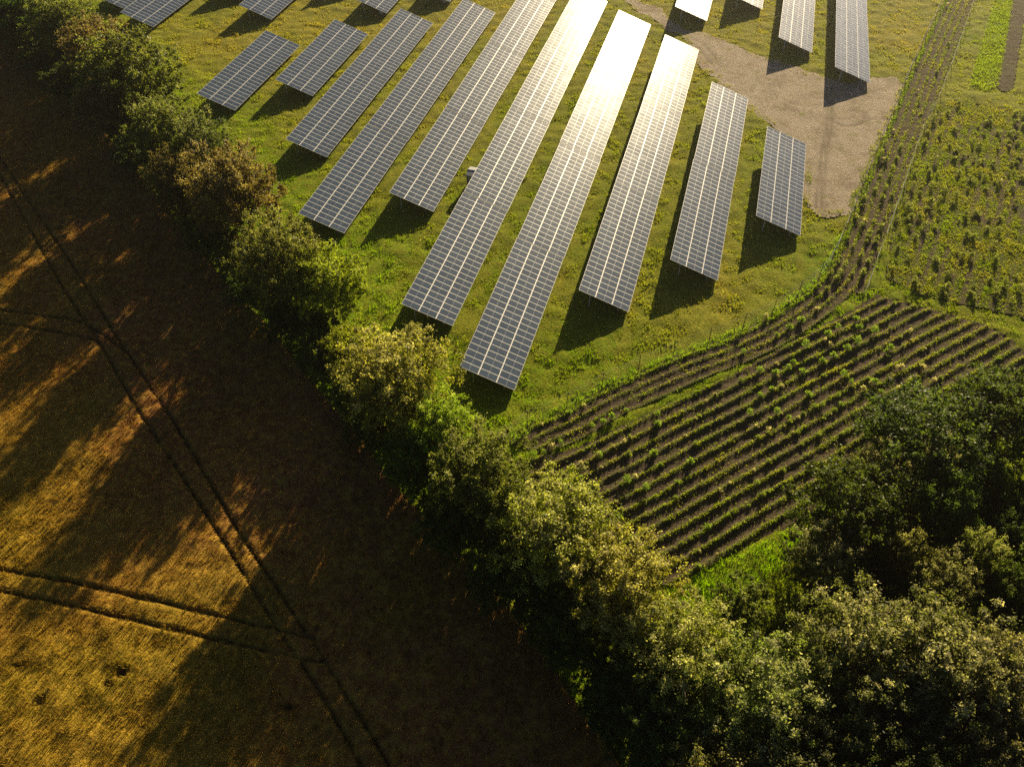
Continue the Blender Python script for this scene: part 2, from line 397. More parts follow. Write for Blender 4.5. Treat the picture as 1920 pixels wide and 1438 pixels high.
tag(link('soil_strip', mesh_np('soil_strip', np.stack([X, Y, .02 + .12 * fbm(X, Y, .8, 4)], 1), F, M_SOIL, dict(weed=.25 * vnoise(X, Y, 3, 6)), True)),
    'bare brown soil strip beside the bright green strip', 'soil', kind='structure')

# cereal field: canopy with the tramline grooves sunk into it
X, Y, F = grid(-160, 12, -4, 135, .22)
k = inside(X, Y, FIELD) & in_view(X, Y, 200)
F, X, Y = compact(k[F].all(1), F, X, Y)
def hollow(x, y):
    k = np.ones(np.shape(x))
    for px, py, rad in ((230, 1265, .55), (203, 1284, .35), (36, 1250, .4), (80, 1316, .42), (540, 1328, .45)):
        c = P(px, py); k = np.minimum(k, sstep(.2, 1.3, np.hypot((x - c[0]) / 1.5, y - c[1]) / rad + .9 * (vnoise(x, y, .6, 12) - .5)))
    return k
def track_d(x, y):
    d = np.full(np.shape(x), 1e9)
    for t in TRACKS: d = np.minimum(d, dist_line(x, y, t))
    return d
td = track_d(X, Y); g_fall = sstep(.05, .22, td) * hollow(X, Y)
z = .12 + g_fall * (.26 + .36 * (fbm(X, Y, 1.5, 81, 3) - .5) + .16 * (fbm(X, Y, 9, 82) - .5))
def crop_shade_red(x, y): return np.clip(sstep(30, 8, dist_line(x, y, FIELD_EDGE)) * (.35 + 1.0 * fbm(x, y, 10, 95)), 0, .9)  # redder by the hedge: tint of the tree-shaded crop painted in
def crop_green(x, y): return np.clip(1.3 * (fbm(x, y, 11, 91) - .47) + .9 * sstep(28, 45, dist_line(x, y, FIELD_EDGE)) * (fbm(x, y, 4, 92) - .25), 0, .85)
tag(link('crop_field', mesh_np('crop_field', np.stack([X, Y, z], 1), F, M_CANOPY, dict(red=crop_shade_red(X, Y), green=crop_green(X, Y), rnd=np.clip(.95 * (1 - g_fall) + .3 * vnoise(X, Y, .6, 5), 0, 1)), True)),
    'ripening brown cereal field crossed by dark tramlines', 'field', kind='structure')

# ------------------------------------------------------------------ blades: real geometry, one mesh for each kind of cover
def tufts(name, x, y, z0, h, w, k, lean, mat, attrs, label, cat, seed, spread=.12):
    r = np.random.default_rng(seed); n = len(x)
    idx = np.repeat(np.arange(n), k); N = n * k
    a = r.uniform(0, 2 * np.pi, N); b = r.uniform(0, 2 * np.pi, N)
    bx = x[idx] + spread * np.cos(b) * r.random(N); by = y[idx] + spread * np.sin(b) * r.random(N); bz = z0[idx]
    hh = h[idx] * r.uniform(.6, 1.15, N); ww = w * r.uniform(.6, 1.3, N); ln = lean * hh * r.uniform(.2, 1.2, N); la = r.uniform(0, 2 * np.pi, N)
    v = np.empty((N, 3, 3))
    v[:, 0] = np.stack([bx - np.cos(a) * ww / 2, by - np.sin(a) * ww / 2, bz], 1)
    v[:, 1] = np.stack([bx + np.cos(a) * ww / 2, by + np.sin(a) * ww / 2, bz], 1)
    v[:, 2] = np.stack([bx + np.cos(la) * ln, by + np.sin(la) * ln, bz + hh], 1)
    at = {q: np.repeat(np.asarray(u)[idx], 3) for q, u in attrs.items()}
    at['rnd'] = np.repeat(r.random(N) ** 2 * .85, 3)
    me = mesh_np(name, v.reshape(-1, 3), np.arange(N * 3).reshape(-1, 3), mat, at)
    o = link(name, me); tag(o, label, cat, kind='stuff'); return o
def scatter(n, x0, x1, y0, y1, seed, m=60):
    r = np.random.default_rng(seed); x = r.uniform(x0, x1, n); y = r.uniform(y0, y1, n)
    k = in_view(x, y, m); return x[k], y[k]

x, y = scatter(1050000, -148, 72, 5, 205, 1)
L = land(x, y); dens = .22 + 1.0 * sstep(.25, .7, fbm(x, y, 1.2, 13))
dens = dens * np.where(y > 130, .65, 1)
creep = (dist_line(x, y, np.vstack([GRAVEL, GRAVEL[:1]])) < 1.5 * fbm(x, y, 2.5, 88) + .15)
keep = ~(L['soil'] | L['field'] | (L['gravel'] & ~creep) | L['ssoil'] | L['bright']) & (np.random.default_rng(3).random(len(x)) < dens)
x, y = x[keep], y[keep]; L = {q: u[keep] for q, u in L.items()}
dry, lush = grass_state(x, y, L)
h = .10 + .26 * sstep(.42, .75, fbm(x, y, 1.2, 14)) + .12 * lush + .25 * L['verge'] + .2 * L['wood']
h = h + .25 * np.exp(-((L['d1'] + .05) / .45) ** 2)
tufts('meadow_grass', x, y, np.full(len(x), -.06), h, .075, 3, .6, M_BLADE, dict(dry=dry, lush=lush), 'short tufted grass covering the meadow round the solar tables', 'grass', 21)

x, y = scatter(470000, -140, 5, 0, 130, 2)
keep = inside(x, y, FIELD); x, y = x[keep], y[keep]; td = track_d(x, y)
keep = (td > .15 + .1 * vnoise(x, y, 1.2, 7)) & (hollow(x, y) > .5) & (dist_line(x, y, FIELD_EDGE) > .3) ; x, y = x[keep], y[keep]
h = .34 + .42 * fbm(x, y, 1.5, 81, 3)
tufts('cereal_crop', x, y, np.full(len(x), .14), h, .10, 3, .45, M_CROP, dict(red=crop_shade_red(x, y), green=crop_green(x, y)), 'dense brown and gold cereal stalks filling the field', 'crop', 22)

x, y = scatter(420000, -16, 60, 30, 190, 4)
L = land(x, y); k = L['soil']; x, y = x[k], y[k]; L = {q: u[k] for q, u in L.items()}
hz, weed, p = soil_fields(x, y, L)
k = np.random.default_rng(6).random(len(x)) < weed * .85 + .1 + .1 * L['b2'] + .3 * sstep(.5, .75, fbm(x, y, 1.7, 64))
x, y, hz, weed = x[k], y[k], hz[k], weed[k]; L = {q: u[k] for q, u in L.items()}
dry = np.clip(.35 + 1.3 * (fbm(x, y, 2, 15) - .42), 0, 1); lush = np.clip(.5 * (fbm(x, y, 4, 16) - .3) + .5 * (L['strip'] & (L['d1'] < 1)), 0, 1)
h = .08 + .34 * fbm(x, y, 1.1, 17) ** 1.5 * (.5 + weed * .5)
tufts('row_weeds', x, y, .0 + hz, h, .085, 3, .7, M_BLADE, dict(dry=dry, lush=lush), 'ragged green weeds growing along the nursery rows', 'weeds', 23)

x, y = scatter(30000, 34, 56, 128, 200, 7)
k = inside(x, y, STRIP_BRIGHT); x, y = x[k], y[k]
tufts('green_strip', x, y, np.full(len(x), -.05), .22 + .35 * fbm(x, y, 1.5, 18), .09, 4, .6, M_BLADE, dict(dry=.35 + .5 * vnoise(x, y, 4, 3), lush=np.full(len(x), .5)),
      'bright yellow green strip of low fodder plants beside bare soil', 'fodder crop', 24, .25)

# ------------------------------------------------------------------ solar tables
TILT, W, PITCH_M, HLOW = math.radians(17.778), 6.10, .9145, .6657
CW = W * math.cos(TILT); NMOD = 24; TLEN = NMOD * PITCH_M
def module_mesh():
    lx, ly = (W - .05) / 3 - .022, PITCH_M - .012               # size along slope, along row
    hx, hy, fr, t = lx / 2, ly / 2, .028, .035
    b = MB(); mid = .011
    for s in (-1, 1):                                            # two half-cut glass fields with the cell gap between
        xa, xb = (mid, hx - fr) if s > 0 else (-hx + fr, -mid)
        b.quad([(xa, -hy + fr, t - .006), (xb, -hy + fr, t - .006), (xb, hy - fr, t - .006), (xa, hy - fr, t - .006)], 0)
    b.quad([(-mid, -hy + fr, t - .006), (mid, -hy + fr, t - .006), (mid, hy - fr, t - .006), (-mid, hy - fr, t - .006)], 2)
    b.box(-hx, -hx + fr, -hy, hy, 0, t, 1); b.box(hx - fr, hx, -hy, hy, 0, t, 1)
    b.box(-hx + fr, hx - fr, -hy, -hy + fr, 0, t, 1); b.box(-hx + fr, hx - fr, hy - fr, hy, 0, t, 1)
    b.quad([(-hx + fr, -hy + fr, .008), (-hx + fr, hy - fr, .008), (hx - fr, hy - fr, .008), (hx - fr, -hy + fr, .008)], 3)
    return b.mesh('solar_module', [M_GLASS, M_FRAME, M_BUS, M_STEEL])
ME_MOD = module_mesh()
def purlin_mesh(wd=.05, dp=.09):
    b = MB(); b.box(-wd / 2, wd / 2, 0, TLEN - .02, -dp, -.004, 0); return b.mesh('purlin', [M_STEEL])
ME_PUR = purlin_mesh(); ME_CAP = purlin_mesh(.075, .05); ME_CAP.name = 'gap_rail'; ME_CAP.materials[0] = M_FRAME
b = MB(); b.box(-W / 2 + .25, W / 2 - .25, -.035, .035, -.19, -.094, 0); ME_RAF = b.mesh('rafter', [M_STEEL])
def post_mesh(h):
    b = MB(); b.box(-.06, .06, -.045, -.035, -.15, h, 0); b.box(-.06, -.05, -.035, .045, -.15, h, 0); b.box(.05, .06, -.035, .045, -.15, h, 0)
    return b.mesh('post', [M_STEEL])
XF, XB = CW / 2 - 1.25, -CW / 2 + 1.25                           # posts' place from the table's middle
def under(xm): return HLOW + (CW / 2 - xm) * math.tan(TILT) - .19 / math.cos(TILT) + .004
ME_PF, ME_PB = post_mesh(under(XF) + .03), post_mesh(under(XB) + .03)
b = MB(); b.box(-.32, .32, -.12, .12, -.28, .28, 0); b.box(-.27, .27, -.14, -.12, -.2, .2, 1); ME_INV = b.mesh('inverter_box', [M_BOX, M_STEEL])
def solar_table(X, Y, label, boxes=0):
    t = bpy.data.objects.new('solar_table', None); COL.objects.link(t)
    t.location = (X + CW / 2 + random.gauss(0, .015), Y, 0); t.rotation_euler = (random.gauss(0, .0012), random.gauss(0, .0016), 0); t.empty_display_size = .5
    tag(t, label, 'solar table', 'solar tables of the solar farm')
    zc = HLOW + W / 2 * math.sin(TILT)
    ct, st = math.cos(TILT), math.sin(TILT)
    sag = [random.gauss(0, .0014) for _ in range(NMOD + 1)]
    for i in range(3):
        u = (i - 1) * ((W - .05) / 3 + .025)
        for j in range(NMOD):
            o = link('solar_module', ME_MOD, t, (u * ct, (j + .5) * PITCH_M, zc - u * st + .002),
                     (random.gauss(0, .0012) + sag[j], TILT + random.gauss(0, .0012), 0))
    for u in (-2.45, -.95, .95, 2.45):
        link('purlin', ME_PUR, t, (u * ct, .01, zc - u * st - .004), (0, TILT, 0))
    for u in (-1.0208, 1.0208):
        link('gap_rail', ME_CAP, t, (u * ct, .01, zc - u * st - .003), (0, TILT, 0))
    nf = 7
    for k in range(nf):
        yy = .55 + k * (TLEN - 1.1) / (nf - 1)
        link('rafter', ME_RAF, t, (0, yy, zc - .004), (0, TILT, 0))
        link('post', ME_PF, t, (XF, yy, 0)); link('post', ME_PB, t, (XB, yy, 0))
    for k in range(boxes):
        link('inverter_box', ME_INV, t, (XF + .1 - 1.6 * k, .55 - .22, .62 + .35 * k), (0, 0, 0))
    return t
ROWS = [  # name, X of the high edge, Y of the near end, tables in the row, where the row is
    (6.81, 87.32, 1, 'the shortest row, right beside the gravel yard'), (-2.15, 76.00, 2, 'second row from the gravel yard'),
    (-11.21, 67.89, 3, 'third row from the gravel yard'), (-20.31, 53.10, 4, 'fourth row from the gravel yard'),
    (-29.37, 60.40, 4, 'fifth row from the gravel yard'), (-38.45, 79.75, 4, 'sixth row from the gravel yard'),
    (-47.55, 72.54, 3, 'seventh row from the gravel yard'), (-56.79, 87.73, 2, 'eighth row from the gravel yard'),
    (-65.92, 102.75, 1, 'ninth row from the gravel yard'), (-75.20, 95.66, 1, 'tenth row, nearest the hedge')]
ORD = ('first', 'second', 'third', 'fourth')
def shortly(s): return s
for X0, Y0, n, where in ROWS:
    for k in range(n):
        lab = ('solar table in ' + where) if n == 1 else ('%s solar table from the hedge end of %s' % (ORD[k], where))
        solar_table(X0, Y0 + k * (TLEN + .16), lab)
FAR = [(15.81, 130.05, 2, 0, 'far row with one end over the gravel yard, next to the fence'), (6.81, 138.13, 2, 0, 'second far row from the fence, beyond the gravel yard'),
       (-2.20, 153.02, 1, 0, 'third far row from the fence, beyond the gravel track'), (-11.18, 145.53, 1, 0, 'fourth far row from the fence, beyond the gravel track'),
       (-47.5, 152.0, 1, 0, 'far row behind the seventh row'), (-56.8, 140.86, 1, 2, 'far row behind the eighth row, two boxes underneath'), (-66.0, 133.24, 1, 1, 'far row behind the ninth row, one box underneath'),
       (-75.3, 140.2, 1, 0, 'far row behind the tenth row'), (-84.41, 125.43, 1, 0, 'far row with its end by the yellow mown ground'), (-93.5, 132.0, 1, 0, 'far row set back between two nearer ends'),
       (-102.53, 117.18, 2, 0, 'far row whose end comes closest to the hedge'), (-111.6, 122.3, 1, 0, 'far row right against the hedge')]
for X0, Y0, n, bx_, where in FAR:
    for k in range(n):
        solar_table(X0, Y0 + k * (TLEN + .16), ('solar table in ' if k == 0 else 'second table of ') + where, bx_ if k == 0 else 0)

# ------------------------------------------------------------------ transformer kiosk between two rows
kx, ky = -29.85, 88.1
k = bpy.data.objects.new('transformer_kiosk', None); COL.objects.link(k); k.location = (kx, ky, 0)
tag(k, 'small grey kiosk with pitched roof half hidden under a solar table', 'kiosk')
HX, HY, EV, RG = .70, .92, 1.88, 2.10                            # half width, half depth, eaves, ridge
b = MB(); b.box(-HX, HX, -HY, HY, 0, EV); link('wall', b.mesh('wall', [M_KWALL]), k)
b = MB(); ox, oy, th = HX + .08, HY + .14, .05
for s in (-1, 1):
    b.quad([(-ox, 0, RG), (-ox, s * oy, EV), (ox, s * oy, EV), (ox, 0, RG)]); b.quad([(-ox, 0, RG - th), (ox, 0, RG - th), (ox, s * oy, EV - th), (-ox, s * oy, EV - th)])
    b.quad([(-ox, s * oy, EV - th), (ox, s * oy, EV - th), (ox, s * oy, EV), (-ox, s * oy, EV)])
    b.quad([(s * ox, -oy, EV - th), (s * ox, 0, RG - th), (s * ox, 0, RG), (s * ox, -oy, EV)]); b.quad([(s * ox, oy, EV - th), (s * ox, oy, EV), (s * ox, 0, RG), (s * ox, 0, RG - th)])
    b.quad([(s * (HX - .01), -HY, EV), (s * (HX - .01), HY, EV), (s * (HX - .01), 0, RG - th)])
rf = link('roof', b.mesh('roof', [M_KROOF]), k)
b = MB(); b.box(-ox - .02, ox + .02, -.05, .05, RG - .01, RG + .025); link('ridge_cap', b.mesh('ridge_cap', [M_KROOF]), rf)
b = MB(); b.box(-.5, .5, -HY - .025, -HY - .002, .12, 1.75); d_ = link('door', b.mesh('door', [M_STEEL]), k)
b = MB(); b.box(-.04, .04, -HY - .05, -HY - .026, .9, 1.05); link('handle', b.mesh('handle', [M_KWALL]), d_)

# ------------------------------------------------------------------ fences
def fence(line, step, h, r, label, wires, lean=.02):
    seg = np.hypot(*np.diff(line, axis=0).T); acc = np.concatenate([[0], np.cumsum(seg)])
    root = bpy.data.objects.new('wire_fence', None); COL.objects.link(root); root.location = (*line[0], 0); tag(root, label, 'fence')
    def at(s): return np.array([np.interp(s, acc, line[:, 0]), np.interp(s, acc, line[:, 1])])
    b = MB(); b.tube([(0, 0, -.25), (0, 0, h)], [r, r * .9], 7); me_p = b.mesh('post', [M_WOOD])
    ss = np.arange(0, acc[-1], step)
    for s in ss:
        p = at(s) - line[0]; link('post', me_p, root, (p[0], p[1], 0), (random.gauss(0, lean), random.gauss(0, lean), 0), (1, 1, random.uniform(.92, 1.05)))
    for wz in wires:
        b = MB(); pts = [(*(at(s) - line[0]), wz - (.02 if i % 2 else 0)) for i, s in enumerate(np.arange(0, acc[-1], step / 2))]
        b.tube(pts, [.006 + .004 * (wz == max(wires))] * len(pts), 4, cap=False); link('wire', b.mesh('wire', [M_STEEL]), root)
fence(FENCE, 4.6, 2.45, .04, 'tall wire fence on thin posts between meadow and nursery rows', (.25, .7, 1.15, 1.6, 2.0, 2.3))
fence(FENCE2, 5.5, 1.9, .035, 'lower wire fence on thin posts along the wider nursery block', (.4, .9, 1.35, 1.75))

# ------------------------------------------------------------------ trees and shrubs
def crown_arrays(seed, H, R, lobes, clumps, leaves, base, leaf, spiky=.0):
    r = np.random.default_rng(seed); cz = H * (base + 1) / 2; rz = H * (1 - base) / 2
    LC = []; 
    for i in range(lobes):
        u = 1 - 1.75 * (i + r.uniform(-.3, .3)) / max(1, lobes - 1); u = min(1, max(-.8, u)); a = i * 2.39996 + r.uniform(-.4, .4)
        q = math.sqrt(max(0, 1 - u * u)); d = .62 if i else .0
        LC.append((np.array([R * d * q * math.cos(a), R * d * q * math.sin(a), cz + rz * .62 * u if i else cz + .3 * rz]), r.uniform(.36, .56) * R))
    C = []
    for c, rad in LC:
        for _ in range(int(clumps * 2.6)):
            d = r.normal(size=3); d /= np.linalg.norm(d); d[2] = d[2] * .9 + .12
            C.append((c + d * rad * r.uniform(.45, 1.08) * np.array([1, 1, .9 * rz / R + .1]), r.uniform(.2, .52) * R / 4.5, d))
    n_each = max(3, leaves // len(C)); P_, N_, FL, TN = [], [], [], []
    zmin, zmax = min(c[0][2] for c in C), max(c[0][2] for c in C)
    for c, rad, d0 in C:
        if c[2] < .4: continue
        d = r.normal(size=(n_each, 3)); d /= np.linalg.norm(d, axis=1)[:, None]
        rr = rad * np.abs(r.normal(0, .62, n_each)) + .02; st_ = np.array([r.uniform(.7, 1.5), r.uniform(.7, 1.5), r.uniform(.6, 1.25)])
        P_.append(c + d * rr[:, None] * st_ + d0 * (r.random(n_each) ** 2)[:, None] * rad * .9); N_.append(d * .45 + d0 * .25 + [0, 0, .25] + r.normal(size=(n_each, 3)) * .7)
        hgt = (c[2] - zmin) / (zmax - zmin); f = np.clip(r.normal(1.7 * (hgt - .52), .26), 0, 1)  # higher clumps get more of the painted highlight
        TN.append(np.full(n_each, r.uniform(.6, 1.35)))
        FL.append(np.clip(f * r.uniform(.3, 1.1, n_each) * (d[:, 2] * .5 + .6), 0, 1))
    p = np.vstack(P_); nn = np.vstack(N_); fl = np.concatenate(FL); tn = np.concatenate(TN); nn /= np.linalg.norm(nn, axis=1)[:, None]
    k = p[:, 2] > .1; p, nn, fl, tn = p[k], nn[k], fl[k], tn[k]
    t = np.cross(nn, r.normal(size=nn.shape)); t /= np.linalg.norm(t, axis=1)[:, None]; bt = np.cross(nn, t)
    s = leaf * r.uniform(.6, 1.35, len(p))[:, None]
    v = np.stack([p - t * s, p - bt * s * .55 - nn * s * .15, p + t * s, p + bt * s * .55 - nn * s * .15], 1).reshape(-1, 3)
    return v, np.arange(len(v)).reshape(-1, 4), np.repeat(fl, 4), np.repeat(tn, 4), LC
def tree_meshes(seed, H, R, lobes, clumps, leaves, base=.25, leaf=.14, trunk=.2):
    v, f, fl, tn, LC = crown_arrays(seed, H, R, lobes, clumps, leaves, base, leaf)
    crown = mesh_np('crown', v, f, M_LEAF, dict(pale_top=fl, tone=tn))
    b = MB(); rr = random.Random(seed); top = H * .62
    tp = [(0, 0, -.3), (.05, .03, H * .12), (rr.uniform(-.2, .2), rr.uniform(-.2, .2), H * .33), (rr.uniform(-.3, .3), rr.uniform(-.3, .3), top)]
    b.tube(tp, [trunk * 1.25, trunk, trunk * .75, trunk * .3], 8)
    for i, (c, rad) in enumerate(LC):
        z0 = rr.uniform(.15, .38) * H; s = (tp[2][0] * .6, tp[2][1] * .6, z0)
        m_ = [s[q] * .45 + c[q] * .55 for q in range(3)]; m_[2] += -.25
        b.tube([s, m_, tuple(c)], [trunk * .5, trunk * .33, trunk * .12], 6)
        for q in range(3):
            e = c + np.array([rr.gauss(0, .6), rr.gauss(0, .6), rr.uniform(.1, .8)]) * rad; b.tube([m_, tuple(e)], [trunk * .22, trunk * .06], 5)
    return crown, b.mesh('trunk', [M_BARK])
TREES = [tree_meshes(s, 10, 4.6, nl, nc, 74000, ba, lf * .64) for s, nl, nc, ba, lf in
         ((101, 18, 15, .08, .15), (102, 16, 17, .1, .15), (103, 22, 12, .05, .14), (104, 15, 18, .12, .155), (105, 20, 14, .06, .145), (106, 17, 16, .1, .155))]
BUSHES = [tree_meshes(s, 5, 2.9, nl, nc, 22000, .0, .092, .1) for s, nl, nc in ((201, 9, 12), (202, 7, 14), (203, 11, 10))]
def plant(name, kind, px, py, rpx, H, col, pale_top, label, group, sx=1.0, hc=.55):
    """crown centre seen at the pixel, at height hc*H; crown radius from its width in the photo at that distance"""
    H = H * (1.15 if kind == 'b' else 1.6 if px < 420 else 1.5 if px < 560 else 1.28 if px < 920 and H >= 8 else 1.02 if px >= 920 else 1.15); c = P(px, py, hc * H); dist = float(np.linalg.norm(c - np.array([0, 0, CAMZ]))); R = rpx / FPX * dist
    lib, h0, r0 = (TREES, 10, 4.6) if kind == 't' else (BUSHES, 5, 2.9)
    i = random.randrange(len(lib)); s = R / (r0 * (.98 if name.startswith('wood') else .9))
    t = bpy.data.objects.new(name, None); COL.objects.link(t); t.location = (c[0], c[1], 0)
    t.rotation_euler.z = random.uniform(0, 6.28); t.scale = (s * sx, s, H / h0); t.empty_display_size = .5
    tag(t, label, 'tree' if kind == 't' else 'shrub', group)
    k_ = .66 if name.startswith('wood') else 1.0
    cr = link('crown' if kind == 't' else 'foliage', lib[i][0], t); cr.color = (*[k_ * q * random.uniform(.88, 1.12) for q in col], pale_top)
    link('trunk' if kind == 't' else 'stem', lib[i][1], t)
    return t
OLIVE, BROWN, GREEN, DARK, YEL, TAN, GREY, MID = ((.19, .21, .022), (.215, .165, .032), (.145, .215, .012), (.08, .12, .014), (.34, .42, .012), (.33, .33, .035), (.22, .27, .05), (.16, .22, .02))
HEDGE = [
 ('t', -40, -10, 50, 7, DARK, 0), ('t', 28, 22, 48, 7, DARK, 0), ('t', 118, 45, 50, 7.5, OLIVE, .25), ('b', 84, 105, 36, 4, DARK, 0), ('t', 190, 100, 52, 7.5, BROWN, .2), ('b', 132, 145, 42, 5, DARK, 0),
 ('t', 243, 150, 72, 9, MID, .15), ('t', 208, 205, 50, 6.5, BROWN, .15), ('t', 308, 254, 54, 7.5, OLIVE, .3), ('t', 382, 288, 48, 7.5, DARK, .45), ('b', 262, 285, 44, 4.5, DARK, 0),
 ('t', 436, 362, 74, 9, BROWN, .35), ('t', 345, 345, 50, 6.5, BROWN, .05), ('b', 452, 448, 30, 3.5, GREEN, 0), ('b', 392, 432, 40, 4, DARK, 0), ('t', 524, 496, 74, 8.5, OLIVE, .25), ('b', 470, 528, 48, 4.5, DARK, 0),
 ('t', 612, 535, 64, 8, YEL, .15), ('b', 528, 600, 40, 4, DARK, 0), ('b', 598, 612, 38, 4, DARK, 0), ('t', 662, 660, 54, 6, YEL, 0), ('b', 600, 668, 40, 4, DARK, 0), ('t', 742, 715, 96, 10, TAN, .6),
 ('b', 655, 735, 38, 4.5, GREEN, .05), ('b', 690, 800, 44, 4, DARK, 0), ('t', 832, 810, 62, 8, YEL, .3), ('t', 772, 862, 52, 6, GREEN, .05), ('t', 905, 905, 88, 9, OLIVE, .3), ('t', 850, 985, 58, 6, DARK, 0),
 ('t', 1045, 1005, 108, 11, TAN, .75), ('t', 950, 1070, 66, 7, DARK, 0), ('t', 1160, 1115, 96, 11, TAN, .6), ('t', 1060, 1170, 66, 7, DARK, 0), ('t', 1278, 1232, 102, 10.5, TAN, .7),
 ('t', 1180, 1290, 66, 7, DARK, .05), ('t', 1430, 1335, 108, 11, GREY, .65), ('t', 1270, 1395, 88, 8, DARK, .1), ('b', 1140, 1330, 40, 4, DARK, 0), ('t', 1350, 1470, 90, 9, OLIVE, .3)]
WOODS = [
 ('t', 1605, 1235, 108, 12, GREY, .75), ('t', 1740, 1250, 112, 12.5, GREY, .7), ('t', 1868, 1300, 100, 11.5, GREY, .65), ('t', 1555, 1385, 80, 10, OLIVE, .4), ('t', 1690, 1385, 98, 10, DARK, .35),
 ('t', 1830, 1405, 98, 10, OLIVE, .4), ('t', 1935, 1390, 80, 10, OLIVE, .4), ('b', 1392, 1140, 58, 5, MID, .3), ('b', 1475, 1158, 44, 4, YEL, .2), ('t', 1545, 1052, 68, 7.5, GREY, .7), ('t', 1600, 960, 98, 9, GREEN, .05),
 ('t', 1648, 892, 52, 7.5, GREY, .8), ('t', 1750, 832, 118, 10, GREEN, .1), ('t', 1872, 775, 82, 10, GREEN, .05), ('t', 1742, 885, 36, 9, GREY, .7), ('t', 1752, 960, 68, 9, GREEN, .05), ('t', 1882, 905, 66, 9, YEL, .05),
 ('t', 1686, 1052, 36, 8, TAN, .6), ('t', 1755, 1105, 54, 9, GREY, .5), ('t', 1820, 1055, 44, 9, TAN, .5), ('t', 1905, 1115, 52, 9, GREEN, .2), ('t', 1890, 1020, 50, 8, DARK, .05), ('b', 1850, 1212, 44, 5, GREEN, .05), ('b', 1905, 1245, 40, 5, GREEN, .05),
 ('b', 1640, 1090, 60, 5, DARK, 0), ('t', 1830, 960, 60, 7, DARK, 0), ('b', 1560, 1150, 50, 4, DARK, 0), ('b', 1700, 1150, 50, 5, DARK, 0), ('b', 1800, 1170, 46, 5, DARK, 0), ('t', 1965, 850, 80, 10, GREEN, .05), ('t', 1960, 960, 70, 9, DARK, .05), ('t', 1965, 1180, 70, 9, MID, .1),
 ('t', 1480, 1480, 90, 10, DARK, .3), ('t', 1610, 1490, 90, 10, DARK, .2), ('t', 1760, 1500, 90, 10, DARK, .2)]
CN = {OLIVE: 'olive green', BROWN: 'brownish', GREEN: 'mid green', DARK: 'dark green', YEL: 'yellow green', TAN: 'tan topped', GREY: 'pale grey green', MID: 'green'}
HEDGE_L = ['dark green tree closing the far end of the hedgerow', 'dark green hedgerow tree beside the last olive tree before the hedge end', 'olive tree in the hedge beside the far solar row right against it',
 'low dark shrub in the hedge below the last olive tree', 'brownish tree in the hedge beside the far row whose end comes closest', 'dark shrub on the field side of the far brownish hedge tree',
 'large round green tree in the hedge facing the yellow mown ground', 'brownish tree on the field side of the large round green hedge tree', 'olive tree in the hedge level with the end of the tenth solar row',
 'dark pale-topped tree in the hedge between tenth and eighth solar row ends', 'dark shrub at the foot of the olive tree level with the tenth row', 'large brown orange tree in the hedge level with the eighth solar row end',
 'dull brown tree on the field side of the pale-topped dark tree', 'small fresh green shrub standing free below the large brown orange tree', 'dark shrub at the field-side foot of the large brown orange tree',
 'large olive tree in the hedge at the end of the seventh solar row', 'dark shrub on the field side of the olive tree by the seventh row', 'rounded yellow green tree on the meadow side below the seventh row end',
 'dark shrub at the field edge below the large olive tree', 'dark shrub in the shaded gap below the rounded yellow green tree', 'bright yellow green low tree by the shadow of the fifth solar row',
 'dark shrub at the field edge beside the bright yellow green low tree', 'tall tan-topped tree between the ends of the fourth and fifth solar rows', 'leafy green shrub on the field side of the tall tan-topped tree',
 'dark shrub at the field edge below the tall tan-topped tree', 'yellow tree with bare visible trunk below the end of the fourth row', 'fresh green tree on the field side of the yellow tree with visible trunk',
 'broad olive tree at the corner where the nursery fence meets the hedge', 'dark green low tree on the field side of the broad corner olive tree', 'big pale tan tree where the first straight plant rows reach the hedge',
 'dark green tree on the field side of the big pale tan tree', 'big tan tree where the last straight plant rows reach the hedge', 'dark green tree on the field side of the tree by the last rows',
 'big golden tree beside the bright green grass verge', 'dark green tree on the field side of the big golden tree', 'big grey green tree joining the hedge to the small wood',
 'dark tree on the field side of the grey green tree joining the wood', 'small dark shrub at the field edge below the dark trees by the verge', 'olive tree at the very end of the hedge by the wood']
WOODS_L = ['tall pale tree in the front of the wood beside the dark clearing', 'tallest pale tree standing in the middle of the small wood', 'tall pale tree in the wood behind two low bright green shrubs', 'olive tree below the pale tree at the front of the wood',
 'dark tree below the tallest pale tree of the wood', 'olive tree below the pale tree near the two green shrubs', 'olive tree deep in the wood away from the plant rows', 'green bushy shrub at the end of the bright grass verge', 'shrub with yellow flowers beside the bright grass verge',
 'pale grey tree at the wood edge above the yellow flowered shrub', 'broad green tree at the wood edge below the last plant rows', 'small silvery tree squeezed between two broad green trees at the wood edge', 'broadest green tree of the wood, touching the plant rows',
 'green tree at the wood corner by the grass band', 'small pale crown poking out behind the broadest green tree', 'green tree behind the broad green tree at the wood edge', 'yellow green tree standing behind the wood corner tree',
 'small tan crown rising from the dark clearing in the wood', 'pale tree with separate tufts inside the dark clearing', 'narrow tan tree beside the pale tufted tree in the clearing', 'green tree on the far side of the dark clearing', 'dark tree between the yellow green tree and the clearing',
 'low bright green shrub behind the tallest pale tree', 'second low bright green shrub behind the pale trees, farther from the field', 'dark shrub on the floor of the clearing below the pale grey tree', 'dark tree shaded by the yellow green tree', 'dark shrub at the clearing edge by the yellow flowered shrub',
 'dark shrub between the small tan crown and the tallest pale tree', 'dark shrub below the pale tree with separate tufts', 'green tree beyond the yellow green tree', 'dark tree beyond the narrow tan tree', 'green tree beyond the two low bright green shrubs',
 'dark tree below the grey green tree that joins hedge and wood', 'dark tree below the olive trees of the wood', 'dark tree at the deepest end of the wood']
assert len(HEDGE_L) == len(HEDGE) and len(WOODS_L) == len(WOODS)
